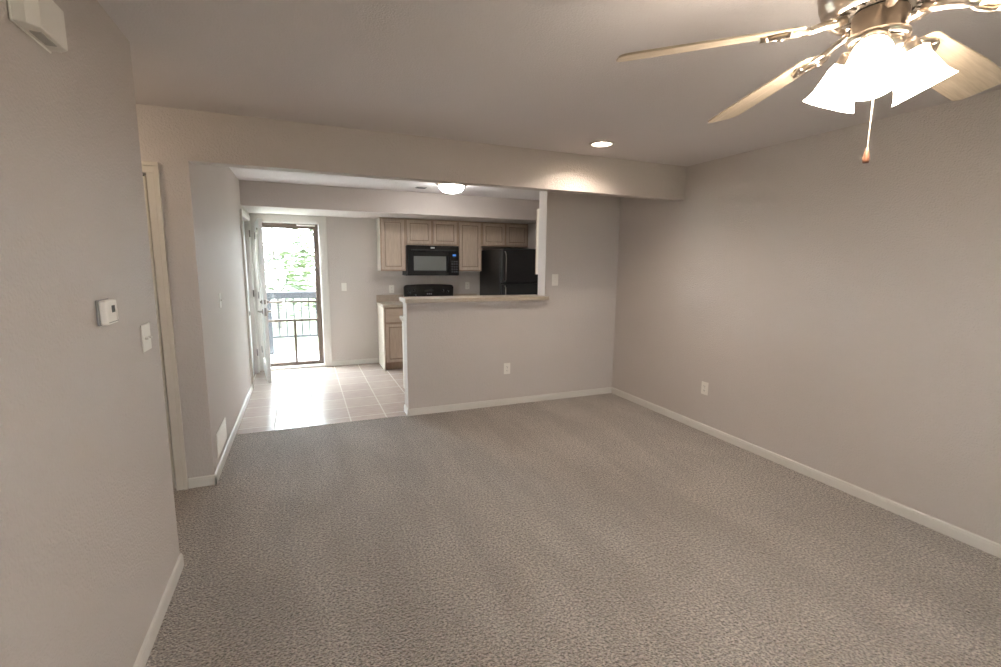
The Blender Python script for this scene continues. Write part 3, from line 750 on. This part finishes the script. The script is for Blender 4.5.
# three bell shades
prof_o = [(.028, 0), (.036, .005), (.042, .018), (.045, .036), (.049, .056), (.053, .076), (.061, .095), (.067, .104)]
prof = prof_o + [(r - .004, z) for r, z in reversed(prof_o[1:])]
for a in (205, 85, -35):
    a = math.radians(a); tilt = math.radians(151)     # from +z, pointing out and down
    dirv = Vector((math.cos(a) * math.sin(tilt), math.sin(a) * math.sin(tilt), math.cos(tilt)))
    q = dirv.to_track_quat('Z', 'Y').to_matrix().to_4x4()
    root = Vector((math.cos(a) * .043, math.sin(a) * .043, Z(2.110)))
    neck = root + dirv * .050
    sk = MB(); sk.lathe([(0, 0), (.013, 0), (.013, .02), (.030, .026), (.033, .036), (.033, .058), (.028, .062), (0, .062)], 24, Matrix.Translation(root) @ q)
    so = sk.obj('lamp_holder', NICKEL, fan)
    MB().lathe(prof, 36, Matrix.Translation(neck) @ q).obj('lamp_shade', FANGLASS, so)
    MB().lathe([(0, .012), (.012, .012), (.014, .03), (.026, .055), (.028, .066), (.02, .080), (0, .086)], 20, Matrix.Translation(neck) @ q).obj('bulb', BULB, so)
pc = MB()
n = 60
for i in range(n):
    z = Z(2.04) - (2.04 - 1.835) * i / (n - 1)
    pc.lathe([(0, -.0022), (.0018, -.001), (.0018, .001), (0, .0022)], 6, Matrix.Translation((.004, -.004, z)))
pc.cyl((.004, -.004, Z(2.05)), (.004, -.004, Z(1.835)), .0009, n=6)
ch = pc.obj('pull_chain', NICKEL, fan)
MB().lathe([(0, .032), (.003, .03), (.0045, .02), (.0075, .008), (.008, -.002), (.0065, -.008), (0, -.0085)], 18, Matrix.Translation((.004, -.004, Z(1.807)))).obj('chain_fob', FOB, ch)

# ================================================================== OUTSIDE
struct('ground', MB().box(-40, 40, YREAR - 40, 60, -.6, -.5), GRASS, 'grass outside', 'ground')
struct('balcony_floor', MB().box(-2.2, 3.0, Y4 + .17, 8.85, -.12, -.03), CONC, 'pale concrete balcony floor outside the door', 'floor')
rl_ = thing('balcony_railing', 'grey painted balcony railing with thin balusters seen through the storm door', 'railing', (0, 8.68, -.03))
MB().box(-2.2, 3.0, -.06, .06, .935, 1.045, .006, 1).obj('top_rail', RAIL, rl_)
MB().box(-2.2, 3.0, -.02, .02, .27, .31, .004, 1).obj('bottom_rail', RAIL, rl_)
x = -2.05
while x < 2.95:
    MB().box(x - .011, x + .011, -.011, .011, .30, .94).obj('baluster', RAIL, rl_); x += .118
for px_ in (-2.15, -.545, 1.2, 2.95): MB().box(px_ - .045, px_ + .045, -.045, .045, 0, .94, .004, 1).obj('post', RAIL, rl_)
def tree(label, x, y, h, r, n, mat, seed):
    rnd = random.Random(seed)
    tn = thing('tree', label, 'tree', (x, y, -.5), group='trees beyond the balcony')
    tk = MB().tube([(0, 0, 0), (.05, .03, h * .35), (-.04, .05, h * .7), (0, 0, h * .92)], [.14, .11, .07, .02], 9)
    for k in range(9):
        a = rnd.uniform(0, 2 * PI); z0 = h * rnd.uniform(.25, .75); L = r * rnd.uniform(.5, .9)
        tk.tube([(0, 0, z0), (L * .5 * math.cos(a), L * .5 * math.sin(a), z0 + .25), (L * math.cos(a), L * math.sin(a), z0 + .35 + rnd.uniform(-.2, .3))], [.045, .03, .01], 6)
    tk.obj('trunk', BARK, tn)
    b = bmesh.new()
    cl = [(rnd.uniform(0, 2 * PI), r * rnd.uniform(.15, 1) ** .6, h * rnd.uniform(.22, 1.0), rnd.uniform(.25, .5)) for _ in range(34)]
    for _ in range(n):
        a, rr, z, s = rnd.choice(cl)
        c = Vector((rr * math.cos(a), rr * math.sin(a), z)) + Vector((rnd.gauss(0, s * .6), rnd.gauss(0, s * .6), rnd.gauss(0, s * .45)))
        q = Matrix.Rotation(rnd.uniform(0, 2 * PI), 3, 'Z') @ Matrix.Rotation(rnd.uniform(-1, 1), 3, 'X')
        L = rnd.uniform(.07, .14); wd = L * .45
        vs = [b.verts.new(c + q @ Vector(v)) for v in ((-L, 0, 0), (-L * .2, wd, .012), (L, 0, -.01), (-L * .2, -wd, .012))]
        b.faces.new(vs)
    m_ = MB(); m_._merge(b); m_.obj('foliage', mat, tn)
tree('pale green leafy tree behind the balcony railing, right of the doorway view', .55, 12.6, 4.2, 1.25, 1900, LEAF1, 3)
tree('mid green small tree behind the railing, low in the doorway view', -.75, 15.8, 2.9, 1.0, 900, LEAF2, 5)
hs = thing('house', 'pale house with a dark eave far beyond the balcony', 'house', (-2.6, 19.0, -.5))
MB().box(-2.2, 1.9, 0, 4, 0, 2.0).obj('wall', SIDING, hs)
MB().box(-2.5, 2.15, -.3, 4.3, 2.0, 2.09, .01, 1).obj('eave', ROOFM, hs)
MB().prism([(-2.45, 0), (2.1, 0), (-.17, 1.1)], -4.25, .25, 0, 1, Matrix.Translation((0, 0, 2.09)) @ Matrix.Rotation(PI / 2, 4, 'X')).obj('roof', SIDING, hs)
